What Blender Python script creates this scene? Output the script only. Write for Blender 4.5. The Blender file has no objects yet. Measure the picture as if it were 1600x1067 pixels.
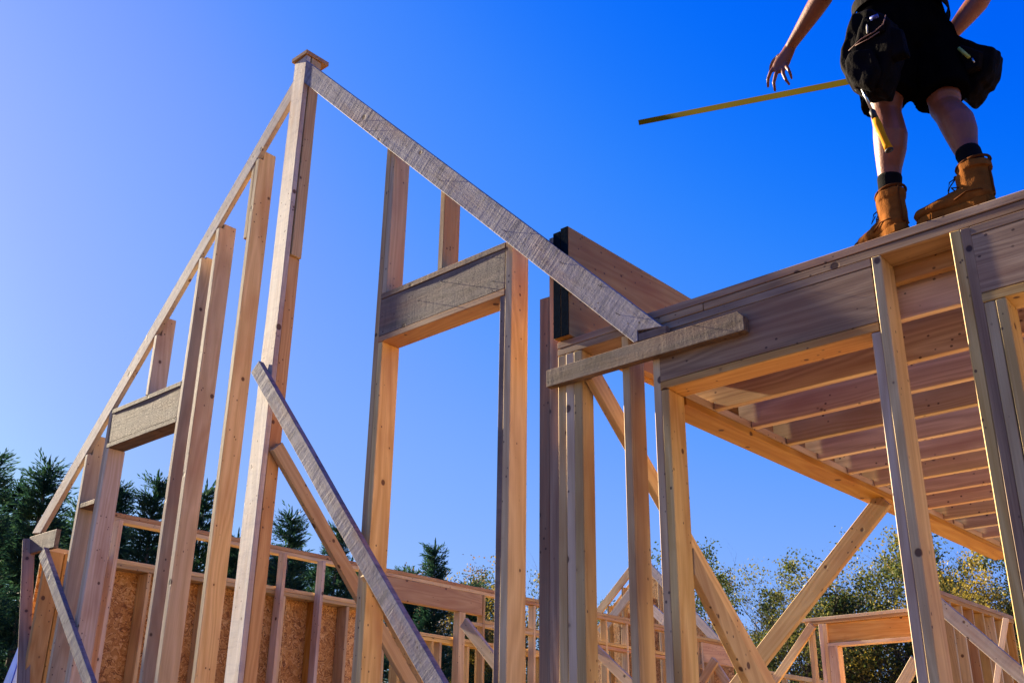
import bpy, bmesh, math, random
from mathutils import Vector, Matrix, noise
R = math.radians
random.seed(7)
scene = bpy.context.scene
C = scene.collection

# ------------------------------------------------------------------ camera (solved from the frame's vanishing lines; eye level is z = 0)
F_PX, PITCH, ROLL, YAW = 1660.593, 0.4027335, 0.0135025, -0.7361634
CAM = Vector((0, -3.66, 0))
fw = Vector((math.sin(YAW)*math.cos(PITCH), math.cos(YAW)*math.cos(PITCH), math.sin(PITCH)))
rt = Vector((math.cos(YAW), -math.sin(YAW), 0)); up = rt.cross(fw)
RT = rt*math.cos(ROLL)+up*math.sin(ROLL); UP = -rt*math.sin(ROLL)+up*math.cos(ROLL)
cd = bpy.data.cameras.new('camera'); cam = bpy.data.objects.new('camera', cd); C.objects.link(cam)
cam.matrix_world = Matrix(((RT.x, UP.x, -fw.x, CAM.x), (RT.y, UP.y, -fw.y, CAM.y), (RT.z, UP.z, -fw.z, CAM.z), (0, 0, 0, 1)))
cd.sensor_width = 36; cd.lens = 36*F_PX/1600; cd.clip_end = 3000; cd.clip_start = .05
scene.camera = cam

# ------------------------------------------------------------------ light
SUN_EL, SUN_AZ = R(23), R(2.0)          # azimuth measured from -X towards -Y
to_sun = Vector((-math.cos(SUN_EL)*math.cos(SUN_AZ), -math.cos(SUN_EL)*math.sin(SUN_AZ), math.sin(SUN_EL)))
world = bpy.data.worlds.new('World'); scene.world = world; world.use_nodes = True
wn = world.node_tree; wn.nodes.clear()
wo = wn.nodes.new('ShaderNodeOutputWorld'); bg = wn.nodes.new('ShaderNodeBackground'); sky = wn.nodes.new('ShaderNodeTexSky')
hs = wn.nodes.new('ShaderNodeHueSaturation'); hs.inputs['Saturation'].default_value = 1.25; hs.inputs['Hue'].default_value = 0.515
sky.sky_type = 'NISHITA'; sky.sun_disc = False; sky.sun_elevation = SUN_EL
sky.sun_rotation = math.atan2(to_sun.x, to_sun.y) % (2*math.pi)
sky.air_density = 1.0; sky.dust_density = 0.6; sky.ozone_density = 2.5; sky.altitude = 200
bg.inputs['Strength'].default_value = 0.12
# the photograph's own deep, saturated colour rendering of the sky: one curve per channel on the sky's light
EXPO = 2.1
scn = wn.nodes.new('ShaderNodeVectorMath'); scn.operation = 'SCALE'; scn.inputs[3].default_value = .15
cv = wn.nodes.new('ShaderNodeRGBCurve'); cb = wn.nodes.new('ShaderNodeVectorMath'); cb.operation = 'SCALE'; cb.inputs[3].default_value = 2**(.6-EXPO)/.12
for i, pts in enumerate((((0, 0), (.058, .0), (.114, .038), (.2, .116), (.3, .165), (.44, .215), (1, .37)),
                         ((0, 0), (.14, .081), (.173, .113), (.226, .168), (.39, .262), (.61, .335), (1, .5)),
                         ((0, 0), (.3, .55), (.4, .62), (.57, .66), (1, .68)))):
    c = cv.mapping.curves[i]
    while len(c.points) < len(pts): c.points.new(.5, .5)
    for q, p in zip(c.points, pts): q.location = p; q.handle_type = 'AUTO_CLAMPED'
cv.mapping.update()
wn.links.new(sky.outputs[0], hs.inputs['Color']); wn.links.new(hs.outputs[0], scn.inputs[0]); wn.links.new(scn.outputs[0], cv.inputs['Color']); wn.links.new(cv.outputs[0], cb.inputs[0])
wn.links.new(cb.outputs[0], bg.inputs[0]); wn.links.new(bg.outputs[0], wo.inputs[0])
sl = bpy.data.lights.new('sun', 'SUN'); sl.energy = 5; sl.angle = R(.5); sl.color = (1, .84, .60)
so = bpy.data.objects.new('sun', sl); C.objects.link(so); so.rotation_euler = to_sun.to_track_quat('Z', 'Y').to_euler()
scene.view_settings.view_transform = 'Standard'; scene.view_settings.look = 'None'
scene.view_settings.exposure = EXPO
scene.view_settings.gamma = 1

# ------------------------------------------------------------------ helpers: picture point -> point on a real plane
def ray(px, py): return fw*F_PX + RT*(px-800) - UP*(py-533.5)
def ptY(px, py, y=0):
    v = ray(px, py); return CAM + v*((y-CAM.y)/v.y)
def ptX(px, py, x):
    v = ray(px, py); return CAM + v*((x-CAM.x)/v.x)

FL = -0.72          # subfloor top
GZ = -1.6           # ground

# ------------------------------------------------------------------ materials
def newmat(name):
    m = bpy.data.materials.new(name); m.use_nodes = True
    n = m.node_tree; b = n.nodes['Principled BSDF']; return m, n, b
class NT:
    def __init__(s, n): s.n = n
    def node(s, t, **k):
        o = s.n.nodes.new(t)
        for a, v in k.items():
            if a.startswith('i_'): o.inputs[a[2:].replace('_', ' ')].default_value = v
            elif a.startswith('n_'): o.inputs[int(a[2:])].default_value = v
            else: setattr(o, a, v)
        return o
    def link(s, a, b): s.n.links.new(a, b)
    def ramp(s, src, stops):
        r = s.n.nodes.new('ShaderNodeValToRGB'); e = r.color_ramp.elements
        while len(e) < len(stops): e.new(.5)
        for q, (p, c) in zip(e, stops): q.position = p; q.color = c if len(c) == 4 else (*c, 1)
        s.link(src, r.inputs[0]); return r.outputs[0]
    def mix(s, f, a, b, mode='MIX'):
        m = s.n.nodes.new('ShaderNodeMix'); m.data_type = 'RGBA'; m.blend_type = mode
        for k, v in ((0, f), (6, a), (7, b)):
            if hasattr(v, 'is_output') or isinstance(v, bpy.types.NodeSocket): s.link(v, m.inputs[k])
            else: m.inputs[k].default_value = v if k == 0 else (*v[:3], 1)
        return m.outputs[2]
    def math(s, op, a, b=0.0):
        m = s.n.nodes.new('ShaderNodeMath'); m.operation = op
        for k, v in ((0, a), (1, b)):
            if isinstance(v, bpy.types.NodeSocket): s.link(v, m.inputs[k])
            else: m.inputs[k].default_value = v
        return m.outputs[0]

def wood(name, light, dark, knot=(.09, .035, .015), stain=(.30, .11, .04), weather=0.0, grey=(.30, .25, .22), saw=0.0, rough=.62, nails=True, bands=.6):
    m, n, b = newmat(name); T = NT(n)
    tc = T.node('ShaderNodeTexCoord'); oi = T.node('ShaderNodeObjectInfo')
    off = T.node('ShaderNodeVectorMath', operation='MULTIPLY_ADD')
    cmb = T.node('ShaderNodeCombineXYZ')
    for i in range(3): T.link(oi.outputs['Random'], cmb.inputs[i])
    off.inputs[1].default_value = (37, 19, 53); T.link(cmb.outputs[0], off.inputs[0]); T.link(tc.outputs['Object'], off.inputs[2])
    P = off.outputs[0]
    def mp(sx, sy, sz):
        q = T.node('ShaderNodeMapping'); q.inputs['Scale'].default_value = (sx, sy, sz); T.link(P, q.inputs[0]); return q.outputs[0]
    # knots warp the grain round them
    vk = T.node('ShaderNodeTexVoronoi', i_Scale=1.0); T.link(mp(7, 8, 8), vk.inputs['Vector'])
    kd = vk.outputs['Distance']
    warp = T.node('ShaderNodeTexNoise', i_Scale=1.0, i_Detail=2.0); T.link(mp(1.1, 5, 5), warp.inputs['Vector'])
    wp = T.node('ShaderNodeVectorMath', operation='MULTIPLY_ADD'); wp.inputs[1].default_value = (0, .55, .55)
    T.link(warp.outputs['Color'], wp.inputs[0]); T.link(mp(.35, 5.5, 5.5), wp.inputs[2])
    g1 = T.node('ShaderNodeTexNoise', i_Scale=1.0, i_Detail=1.5, i_Roughness=.4); T.link(wp.outputs[0], g1.inputs['Vector'])
    rings = T.math('PINGPONG', T.math('MULTIPLY', g1.outputs[0], 13.0), .5)
    rings = T.math('MULTIPLY', rings, 1.5)
    g2 = T.node('ShaderNodeTexNoise', i_Scale=1.0, i_Detail=6.0, i_Roughness=.65); T.link(mp(3, 170, 170), g2.inputs['Vector'])
    big = T.node('ShaderNodeTexNoise', i_Scale=1.0, i_Detail=3.0, i_Roughness=.6); T.link(mp(1.2, 4, 4), big.inputs['Vector'])
    gr = T.math('ADD', T.math('MULTIPLY', rings, .42), T.math('MULTIPLY', g2.outputs[0], .8))
    col = T.mix(T.ramp(gr, [(.28, (0, 0, 0)), (.74, (1, 1, 1))]), light, dark)
    col = T.mix(T.math('MULTIPLY', T.ramp(big.outputs[0], [(.48, (0, 0, 0)), (.70, (1, 1, 1))]), .6), col, stain)
    if weather:
        wz = T.node('ShaderNodeTexNoise', i_Scale=1.0, i_Detail=5.0, i_Roughness=.7); T.link(mp(5, 14, 14), wz.inputs['Vector'])
        col = T.mix(T.math('MULTIPLY', T.ramp(wz.outputs[0], [(.32, (0, 0, 0)), (.62, (1, 1, 1))]), weather), col, grey)
        xb = T.node('ShaderNodeTexNoise', i_Scale=1.0, i_Detail=4.0, i_Roughness=.75); T.link(mp(26, 5, 5), xb.inputs['Vector'])
        col = T.mix(1.0, col, T.ramp(xb.outputs[0], [(.34, (bands, bands, min(1, bands*1.08))), (.52, (1, 1, 1))]), 'MULTIPLY')
    kc = T.node('ShaderNodeSeparateColor'); T.link(vk.outputs['Color'], kc.inputs[0])
    kd = T.math('ADD', kd, T.math('MULTIPLY', kc.outputs[0], .17))
    halo = T.ramp(kd, [(.16, (1, 1, 1)), (.30, (0, 0, 0))]); core = T.ramp(kd, [(.135, (1, 1, 1)), (.17, (0, 0, 0))])
    col = T.mix(T.math('MULTIPLY', halo, .45), col, dark); col = T.mix(T.math('MULTIPLY', core, .92), col, knot)
    if nails:
        vn = T.node('ShaderNodeTexVoronoi', i_Scale=1.0); T.link(mp(20, 26, 26), vn.inputs['Vector'])
        nn = T.ramp(vn.outputs['Distance'], [(.11, (1, 1, 1)), (.15, (0, 0, 0))]); nw = T.node('ShaderNodeTexNoise', i_Scale=1.0); T.link(mp(2.2, 3, 3), nw.inputs['Vector'])
        nn = T.math('MULTIPLY', nn, T.ramp(nw.outputs[0], [(.5, (0, 0, 0)), (.54, (1, 1, 1))]))
        col = T.mix(T.math('MULTIPLY', nn, .8), col, (.05, .02, .012))
    hv = T.node('ShaderNodeHueSaturation'); T.link(col, hv.inputs['Color'])
    T.link(T.math('ADD', T.math('MULTIPLY', oi.outputs['Random'], .40), .76), hv.inputs['Value'])
    T.link(T.math('ADD', T.math('MULTIPLY', T.math('FRACT', T.math('MULTIPLY', oi.outputs['Random'], 7.3)), .26), .88), hv.inputs['Saturation'])
    T.link(hv.outputs[0], b.inputs['Base Color']); b.inputs['Roughness'].default_value = rough
    b.inputs['Specular IOR Level'].default_value = .3
    h = T.math('ADD', T.math('MULTIPLY', g2.outputs[0], .5), T.math('MULTIPLY', rings, .12))
    if saw:
        s1 = T.node('ShaderNodeTexNoise', i_Scale=1.0, i_Detail=3.0, i_Roughness=.6); T.link(mp(60, 9, 9), s1.inputs['Vector'])
        s2 = T.node('ShaderNodeTexNoise', i_Scale=1.0, i_Detail=2.0); T.link(mp(22, 2, 2), s2.inputs['Vector'])
        sm_ = T.node('ShaderNodeTexNoise', i_Scale=1.0, i_Detail=2.0); T.link(mp(2.4, 4, 4), sm_.inputs['Vector'])
        h = T.math('ADD', h, T.math('MULTIPLY', T.math('MULTIPLY', T.math('ADD', s1.outputs[0], T.math('MULTIPLY', s2.outputs[0], 2.2)), T.ramp(sm_.outputs[0], [(.3, (.25, .25, .25)), (.65, (1, 1, 1))])), saw))
        spk = T.node('ShaderNodeTexNoise', i_Scale=1.0, i_Detail=5.0, i_Roughness=.8); T.link(mp(60, 90, 90), spk.inputs['Vector'])
        h = T.math('ADD', h, T.math('MULTIPLY', spk.outputs[0], .8))
    h = T.math('SUBTRACT', h, T.math('MULTIPLY', core, .6))
    bp = T.node('ShaderNodeBump', i_Strength=.6, i_Distance=.0018 if not saw else .0032); T.link(h, bp.inputs['Height']); T.link(bp.outputs[0], b.inputs['Normal'])
    return m

PINE = wood('pine', (.71, .51, .215), (.53, .34, .12))
PINK = wood('pine_pinkish', (.71, .52, .28), (.53, .36, .165), stain=(.42, .20, .085))
FIR = wood('fir_reddish', (.62, .37, .13), (.46, .23, .07), stain=(.38, .14, .045))
GREY = wood('weathered_pine', (.36, .30, .27), (.20, .16, .15), weather=.75, grey=(.20, .19, .23), saw=.95, rough=.75, bands=.5)
ROUGH = wood('rough_sawn_pine', (.29, .19, .115), (.12, .075, .042), weather=.5, grey=(.17, .135, .11), saw=.4, rough=.75, bands=.78)
JOISTL = wood('joist_fir_light', (.80, .60, .34), (.52, .34, .18), stain=(.44, .22, .12), knot=(.04, .018, .012))
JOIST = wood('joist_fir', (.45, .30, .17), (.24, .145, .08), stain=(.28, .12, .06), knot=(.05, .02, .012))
PALEW = wood('weathered_pale_pine', (.60, .50, .38), (.42, .32, .22), weather=.45, grey=(.38, .35, .30), saw=.25, rough=.75, bands=.85)
PALE = wood('pale_pine', (.70, .54, .36), (.55, .38, .22))

def mat_osb():
    m, n, b = newmat('osb'); T = NT(n); tc = T.node('ShaderNodeTexCoord')
    v1 = T.node('ShaderNodeTexVoronoi', i_Scale=1.0); w = T.node('ShaderNodeTexNoise', i_Scale=9.0, i_Detail=3.0); T.link(tc.outputs['Object'], w.inputs['Vector'])
    mx = T.node('ShaderNodeVectorMath', operation='MULTIPLY_ADD'); mx.inputs[1].default_value = (.5, .5, .5); T.link(w.outputs['Color'], mx.inputs[0]); T.link(tc.outputs['Object'], mx.inputs[2])
    cols = []
    for k, (rot, sc) in enumerate(((R(20), (9, 9, 60)), (R(-60), (9, 12, 52)), (R(75), (10, 10, 44)))):
        q = T.node('ShaderNodeMapping'); q.inputs['Rotation'].default_value = (rot, rot*.3, 0); q.inputs['Scale'].default_value = sc; T.link(mx.outputs[0], q.inputs[0])
        v = T.node('ShaderNodeTexVoronoi', i_Scale=1.0); T.link(q.outputs[0], v.inputs['Vector'])
        bw = T.node('ShaderNodeSeparateColor'); T.link(v.outputs['Color'], bw.inputs[0]); cols.append(bw.outputs[0])
    sel = T.node('ShaderNodeTexNoise', i_Scale=14.0, i_Detail=1.0); T.link(tc.outputs['Object'], sel.inputs['Vector'])
    a = T.mix(T.ramp(sel.outputs[0], [(.47, (0, 0, 0)), (.5, (1, 1, 1))]), cols[0], cols[1])
    a = T.mix(T.ramp(sel.outputs[0], [(.56, (0, 0, 0)), (.58, (1, 1, 1))]), a, cols[2])
    c = T.ramp(a, [(0, (.20, .075, .015)), (.35, (.46, .20, .04)), (.7, (.60, .31, .075)), (1, (.74, .46, .17))])
    T.link(c, b.inputs['Base Color']); b.inputs['Roughness'].default_value = .7
    bp = T.node('ShaderNodeBump', i_Strength=.6, i_Distance=.002); T.link(a, bp.inputs['Height']); T.link(bp.outputs[0], b.inputs['Normal'])
    return m
OSB = mat_osb()
def simple(name, col, rough=.7, var=.25, scale=6, metal=0, bump=0, bscale=40, spec=.4):
    m, n, b = newmat(name); T = NT(n); tc = T.node('ShaderNodeTexCoord')
    nz = T.node('ShaderNodeTexNoise', i_Scale=scale, i_Detail=5.0); T.link(tc.outputs['Object'], nz.inputs['Vector'])
    c = T.ramp(nz.outputs[0], [(.3, tuple(v*(1-var) for v in col)), (.7, tuple(min(1, v*(1+var)) for v in col))])
    T.link(c, b.inputs['Base Color']); b.inputs['Roughness'].default_value = rough; b.inputs['Metallic'].default_value = metal
    b.inputs['Specular IOR Level'].default_value = spec
    if bump:
        n2 = T.node('ShaderNodeTexNoise', i_Scale=bscale, i_Detail=4.0); T.link(tc.outputs['Object'], n2.inputs['Vector'])
        bp = T.node('ShaderNodeBump', i_Strength=bump, i_Distance=.004); T.link(n2.outputs[0], bp.inputs['Height']); T.link(bp.outputs[0], b.inputs['Normal'])
    return m
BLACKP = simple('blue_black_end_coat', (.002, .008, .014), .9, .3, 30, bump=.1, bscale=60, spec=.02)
SOIL = simple('reddish_soil', (.075, .040, .028), .95, .25, 1.3, bump=.6, bscale=8)
CONC = simple('concrete', (.4, .38, .35), .9, .15, 3, bump=.3)

# ------------------------------------------------------------------ object helpers
def link(o, parent=None):
    C.objects.link(o)
    if parent: o.parent = parent
    return o
def tag(o, label=None, cat=None, group=None, kind=None):
    if label: o['label'] = label
    if cat: o['category'] = cat
    if group: o['group'] = group
    if kind: o['kind'] = kind
    return o
def thing(name, loc, label, cat, group=None):
    o = bpy.data.objects.new(name, None); o.location = loc; o.empty_display_size = .1; C.objects.link(o)
    return tag(o, label, cat, group)
def place(o, M, parent):
    """give o world matrix M under parent (parent unrotated Empty)"""
    if parent is not None:
        o.parent = parent; o.matrix_local = Matrix.Translation(-Vector(parent.location)) @ M
    else: o.matrix_local = M
def mesh_obj(name, bm, mat, parent=None, M=None, smooth=False):
    me = bpy.data.meshes.new(name); bm.to_mesh(me); bm.free()
    if mat: me.materials.append(mat)
    if smooth:
        for p in me.polygons: p.use_smooth = True
    o = bpy.data.objects.new(name, me); C.objects.link(o)
    place(o, M or Matrix.Identity(4), parent); return o

def board(name, a, b, wdir, w, t, mat, parent=None, ch=.0028, jit=.0016, gap=.0006, roll=0):
    """sawn board from a to b (centre line); w across wdir, t across the third axis; long axis is local X"""
    a = Vector(a); b = Vector(b); X = (b-a); L = X.length-2*gap; X.normalize()
    Y = Vector(wdir); Y = (Y-X*Y.dot(X)).normalized(); Z = X.cross(Y)
    if roll: q = Matrix.Rotation(R(roll), 3, X); Y = q @ Y; Z = q @ Z
    w2, t2 = w/2-gap, t/2-gap
    bm = bmesh.new(); n = max(2, int(L/.45)); rings = []
    st = [-L/2, -L/2+ch*.8] + [-L/2+L*i/n for i in range(1, n)] + [L/2-ch*.8, L/2]
    for i, x in enumerate(st):
        end = i in (0, len(st)-1); s = ch*.8 if end else 0
        dy, dz = (random.uniform(-jit, jit), random.uniform(-jit, jit)) if 1 < i < len(st)-2 else (0, 0)
        pts = []
        for sy, sz in ((1, 1), (-1, 1), (-1, -1), (1, -1)):
            c = (sy*(w2-s), sz*(t2-s)); k = ch
            pa = (c[0]-(0)*sy, c[1]-k*sz); pb = (c[0]-k*sy, c[1])
            pts += [pa, pb] if (sy*sz > 0) else [pb, pa]
        rings.append([bm.verts.new((x, p[0]+dy, p[1]+dz)) for p in pts])
    for r0, r1 in zip(rings, rings[1:]):
        for k in range(8): bm.faces.new((r0[k], r0[(k+1) % 8], r1[(k+1) % 8], r1[k]))
    bm.faces.new(rings[0][::-1]); bm.faces.new(rings[-1])
    bmesh.ops.recalc_face_normals(bm, faces=bm.faces)
    c = (a+b)/2
    M = Matrix(((X.x, Y.x, Z.x, c.x), (X.y, Y.y, Z.y, c.y), (X.z, Y.z, Z.z, c.z), (0, 0, 0, 1)))
    return mesh_obj(name, bm, mat, parent, M)

def box(name, x0, x1, y0, y1, z0, z1, mat, parent=None, twist=0, lean=0, **k):
    """axis aligned board, long axis found by itself"""
    d = (x1-x0, y1-y0, z1-z0); c = Vector(((x0+x1)/2, (y0+y1)/2, (z0+z1)/2)); i = d.index(max(d))
    e = [Vector((1, 0, 0)), Vector((0, 1, 0)), Vector((0, 0, 1))]
    j = {0: 2, 1: 2, 2: 1}[i]; t = 3-i-j
    h = e[i]*d[i]/2
    off = Vector((lean, 0, 0)) if lean else Vector((0, 0, 0))
    if i == 2 and not twist and z1-z0 > .8: twist = random.uniform(2.0, 6.0)
    return board(name, c-h, c+h+off, e[j], d[j], d[t], mat, parent, roll=twist, **k)

def prism(name, pts, y0, y1, mat, parent=None, bev=.0025, axis='Y', xdir=None):
    """outline pts (u,z) extruded along Y (axis='Y', u=x) or along X (axis='X', u=y); local X follows xdir (2D)"""
    xd = Vector(xdir if xdir else (1, 0)).normalized(); yd = Vector((-xd.y, xd.x))
    cu = sum(p[0] for p in pts)/len(pts); cz = sum(p[1] for p in pts)/len(pts)
    loc = [((p[0]-cu)*xd.x+(p[1]-cz)*xd.y, (p[0]-cu)*yd.x+(p[1]-cz)*yd.y) for p in pts]
    T_ = (y1-y0)/2-.0006
    bm = bmesh.new()
    lo = [bm.verts.new((p[0], p[1], -T_)) for p in loc]; hi = [bm.verts.new((p[0], p[1], T_)) for p in loc]
    bm.faces.new(lo[::-1]); bm.faces.new(hi); n = len(loc)
    for i in range(n): bm.faces.new((lo[i], lo[(i+1) % n], hi[(i+1) % n], hi[i]))
    bmesh.ops.recalc_face_normals(bm, faces=bm.faces)
    bmesh.ops.bevel(bm, geom=bm.edges[:], offset=bev, segments=1, affect='EDGES', clamp_overlap=True)
    ym = (y0+y1)/2
    if axis == 'Y':   # local X=(xd.x,0,xd.y) local Y=(yd.x,0,yd.y) local Z = X x Y = (0,-1,0)
        M = Matrix(((xd.x, yd.x, 0, cu), (0, 0, -1, ym), (xd.y, yd.y, 0, cz), (0, 0, 0, 1)))
    else:             # plane YZ ; X=(0,xd.x,xd.y) Y=(0,yd.x,yd.y) Z=(1,0,0)
        M = Matrix(((0, 0, 1, ym), (xd.x, yd.x, 0, cu), (xd.y, yd.y, 0, cz), (0, 0, 0, 1)))
    return mesh_obj(name, bm, mat, parent, M)

def capped_stud(name, x0, x1, zb, line, mat, parent, D=.14, notch=.038, back=.16):
    """stud along Z cut to the rafter underside in front and running up behind it; line(x)->z of the underside"""
    zf = min(line(x0), line(x1))-.003; zr = zf+back
    pts = [(0, zb), (D, zb), (D, zr), (notch+.001, zr), (notch+.001, zf), (0, zf)]
    return prism(name, pts, x0, x1, mat, parent, axis='X', xdir=(0, 1))

def tube_bm(bm, pts, n=7, cap=True):
    rings = []
    for i, (p, r) in enumerate(pts):
        p = Vector(p); d = (Vector(pts[min(i+1, len(pts)-1)][0])-Vector(pts[max(i-1, 0)][0])).normalized()
        u = d.cross(Vector((0, 0, 1))) if abs(d.z) < .95 else d.cross(Vector((0, 1, 0))); u.normalize(); v = d.cross(u)
        rings.append([bm.verts.new(p+(u*math.cos(a)+v*math.sin(a))*r) for a in [2*math.pi*k/n for k in range(n)]])
    for a, b in zip(rings, rings[1:]):
        for k in range(n): bm.faces.new((a[k], a[(k+1) % n], b[(k+1) % n], b[k]))
    if cap: bm.faces.new(rings[0][::-1]); bm.faces.new(rings[-1])
# ------------------------------------------------------------------ ground, floor (setting)
def plane(name, x0, x1, y0, y1, z, mat, kind='structure', n=1):
    bm = bmesh.new(); vs = [[bm.verts.new((x0+(x1-x0)*i/n, y0+(y1-y0)*j/n, z)) for j in range(n+1)] for i in range(n+1)]
    for i in range(n):
        for j in range(n): bm.faces.new((vs[i][j], vs[i+1][j], vs[i+1][j+1], vs[i][j+1]))
    o = mesh_obj(name, bm, mat); o['kind'] = kind; return o
plane('ground', -900, 900, -900, 900, GZ, SOIL)
bm = bmesh.new(); bmesh.ops.create_cube(bm, size=1, matrix=Matrix.Translation((.2, 7.3, (GZ+FL-.03)/2)) @ Matrix.Diagonal((18.2, 14.9, FL-.03-GZ, 1)))
o = mesh_obj('foundation', bm, CONC); o['kind'] = 'structure'
bm = bmesh.new(); bmesh.ops.create_cube(bm, size=1, matrix=Matrix.Translation((.2, 7.3, FL-.0151)) @ Matrix.Diagonal((18.24, 14.94, .03, 1)))
o = mesh_obj('subfloor', bm, simple('subfloor_ply', (.78, .54, .28), .8, .12, 2)); o['kind'] = 'structure'

T2 = .038
# ------------------------------------------------------------------ 1. gable wall
gw = thing('gable_wall_frame', (-5.44, .07, FL), 'tall open wooden gable wall frame with peaked rafters, two window headers and a high centre post', 'wall frame')
Rout = lambda x: -.477-x
Rin = lambda x: -.669-x
Lout = lambda x: x+10.283
Lin = lambda x: x+10.12
# rafters
A_ = (-5.30, Rout(-5.30)); B_ = (-2.385, Rout(-2.385)); 
raf = prism('rafter', [(-5.315, Rout(-5.315)), (-2.385, 1.908), (-2.521, 1.925), (-2.521, 1.876), (-2.542, 1.873), (-5.315, Rin(-5.315))], -.040, -.001, GREY, gw, xdir=(1, -1))
prism('rafter', [(-8.425, Lout(-8.425)), (-8.28, Lin(-8.28)), (-5.45, Lin(-5.45)), (-5.45, Lout(-5.45))], -.001, .037, PALEW, gw, xdir=(1, 1))
box('seat_block', -2.520, -2.37, -.036, -.002, 1.872, 1.912, ROUGH, gw)
# centre post : broad front board, studs behind, cap
board('post_board', (-5.40, -.020, FL), (-5.385, -.020, 4.885), (1, 0, 0), .150, .038, PALEW, gw, roll=-3).name = 'post_board'
board('stud', (-5.345, .045, FL), (-5.345, .045, 3.28), (0, 1, 0), .088, .036, FIR, gw)
box('stud', -5.347, -5.309, .001, .089, 3.282, 4.885, PINK, gw)
box('stud', -5.386, -5.348, .001, .089, 3.282, 4.885, PINK, gw)
prism('post_cap', [(-5.475, 4.888), (-5.30, 4.888), (-5.30, 4.922), (-5.475, 4.922)], -.055, .15, FIR, gw)
# studs to the right of the post
box('stud', -4.400, -4.362, 0, .14, FL, Rin(-4.38)+.10, PINK, gw)
box('stud', -4.362, -4.324, 0.001, .14, 2.694, Rin(-4.34)+.06, PINK, gw)
box('stud', -4.362, -4.324, .001, .14, FL, 2.383, PINE, gw)
box('stud', -3.373, -3.328, 0, .14, FL, Rin(-3.35)+.08, PINE, gw)
box('stud', -3.411, -3.373, .002, .135, FL, 2.383, ROUGH, gw)
box('cripple_stud', -3.890, -3.852, .0, .13, 2.695, Rin(-3.87)+.07, PINK, gw)
h = box('header', -4.361, -3.374, .001, .139, 2.421, 2.656, ROUGH, gw)
box('plate', -4.361, -3.374, -.001, .139, 2.657, 2.694, ROUGH, gw)
box('plate', -4.361, -3.374, -.001, .139, 2.383, 2.420, FIR, gw)
# studs to the left of the post
capped_stud('stud', -5.872, -5.832, FL, lambda x: 4.255, PINK, gw, back=.08)
box('stud', -5.913, -5.875, .0, .14, 3.61, 4.215, PINK, gw)
capped_stud('stud', -6.290, -6.245, FL, Lin, PINK, gw, back=.045)
capped_stud('stud', -6.475, -6.437, FL, Lin, PINK, gw, back=.02)
capped_stud('cripple_stud', -6.962, -6.925, 2.674, Lin, PALE, gw)
box('stud', -7.432, -7.394, 0.0, .14, FL, 2.36, PALE, gw, lean=0)
box('stud', -7.472, -7.434, 0.0, .14, FL, 2.66, PINK, gw)
capped_stud('stud', -7.745, -7.707, FL, Lin, PINK, gw)
box('header', -7.432, -6.476, .001, .139, 2.400, 2.634, ROUGH, gw)
box('plate', -7.432, -6.476, -.001, .139, 2.635, 2.672, ROUGH, gw)
box('plate', -7.432, -6.476, -.001, .139, 2.362, 2.399, ROUGH, gw)
box('blocking', -7.706, -7.473, .0, .138, 1.944, 1.982, ROUGH, gw)
# left corner
box('corner_stud', -8.138, -8.10, 0.0, .14, FL, 1.68, FIR, gw)
box('corner_stud', -8.138, -8.10, .142, .28, FL, 1.68, FIR, gw)
box('plate', -8.45, -8.00, -.002, .036, 1.690, 1.833, ROUGH, gw)
box('plate', -8.138, -5.42, .001, .14, FL+.0002, FL+.037, PINE, gw).name = 'bottom_plate'
NAIL = simple('nail_steel', (.10, .09, .08), .5, .3, 30)
def nail(px, py, y, L=.03, parent=None):
    q = ptY(px, py, y); bm = bmesh.new(); tube_bm(bm, [((q.x, q.y+.01, q.z), .0016), ((q.x, q.y-L, q.z), .0016), ((q.x, q.y-L-.0001, q.z), .0035), ((q.x, q.y-L-.0015, q.z), .0035)], 8)
    o = mesh_obj('nail', bm, NAIL, None); o.parent = parent; bpy.context.view_layer.update(); o.matrix_parent_inverse = parent.matrix_world.inverted()
for px, py in ((690, 283), (880, 412), (790, 362), (556, 190), (575, 205), (968, 492), (940, 448)): nail(px, py, -.040, .025, raf)
for px, py in ((770, 402), (772, 440), (770, 455), (655, 470), (690, 440)): nail(px, py, 0, .012, h)
# ------------------------------------------------------------------ 2. front wall
fwl = thing('front_wall_frame', (-1.2, .07, FL), 'low wooden wall frame with doubled top plates, two wide headers and built up corner studs', 'wall frame')
for x0 in (-3.02, -2.972, -2.924):
    box('stud', x0, x0+.047, 0, .10, FL, 1.942, PINE if x0 > -2.93 else PINK, fwl)
box('stud', -3.151, -3.090, .02, .058, FL, 2.295, JOIST, fwl)
box('stud', -3.089, -3.022, .02, .058, FL, 2.62, JOIST, fwl)
box('stud', -2.646, -2.608, 0, .14, FL, 1.942, PINE, fwl)
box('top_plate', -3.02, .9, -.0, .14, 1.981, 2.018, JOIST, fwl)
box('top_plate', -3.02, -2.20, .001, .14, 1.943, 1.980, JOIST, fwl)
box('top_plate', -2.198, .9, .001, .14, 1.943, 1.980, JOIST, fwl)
box('stud', -2.478, -2.440, 0, .14, FL, 1.942, PINE, fwl)
box('stud', -2.440, -2.402, 0.0015, .14, FL, 1.631, PINE, fwl)
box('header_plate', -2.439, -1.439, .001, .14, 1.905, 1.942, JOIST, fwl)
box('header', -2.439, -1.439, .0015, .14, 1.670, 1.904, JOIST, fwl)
box('header_plate', -2.439, -1.439, .0, .14, 1.632, 1.669, FIR, fwl)
box('stud', -1.477, -1.439, 0.001, .14, FL, 1.631, PALE, fwl)
box('stud', -1.438, -1.400, 0, .14, FL, 1.942, PINE, fwl)
box('stud', -1.136, -1.097, -.002, .14, FL, 1.942, PINE, fwl)
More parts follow.
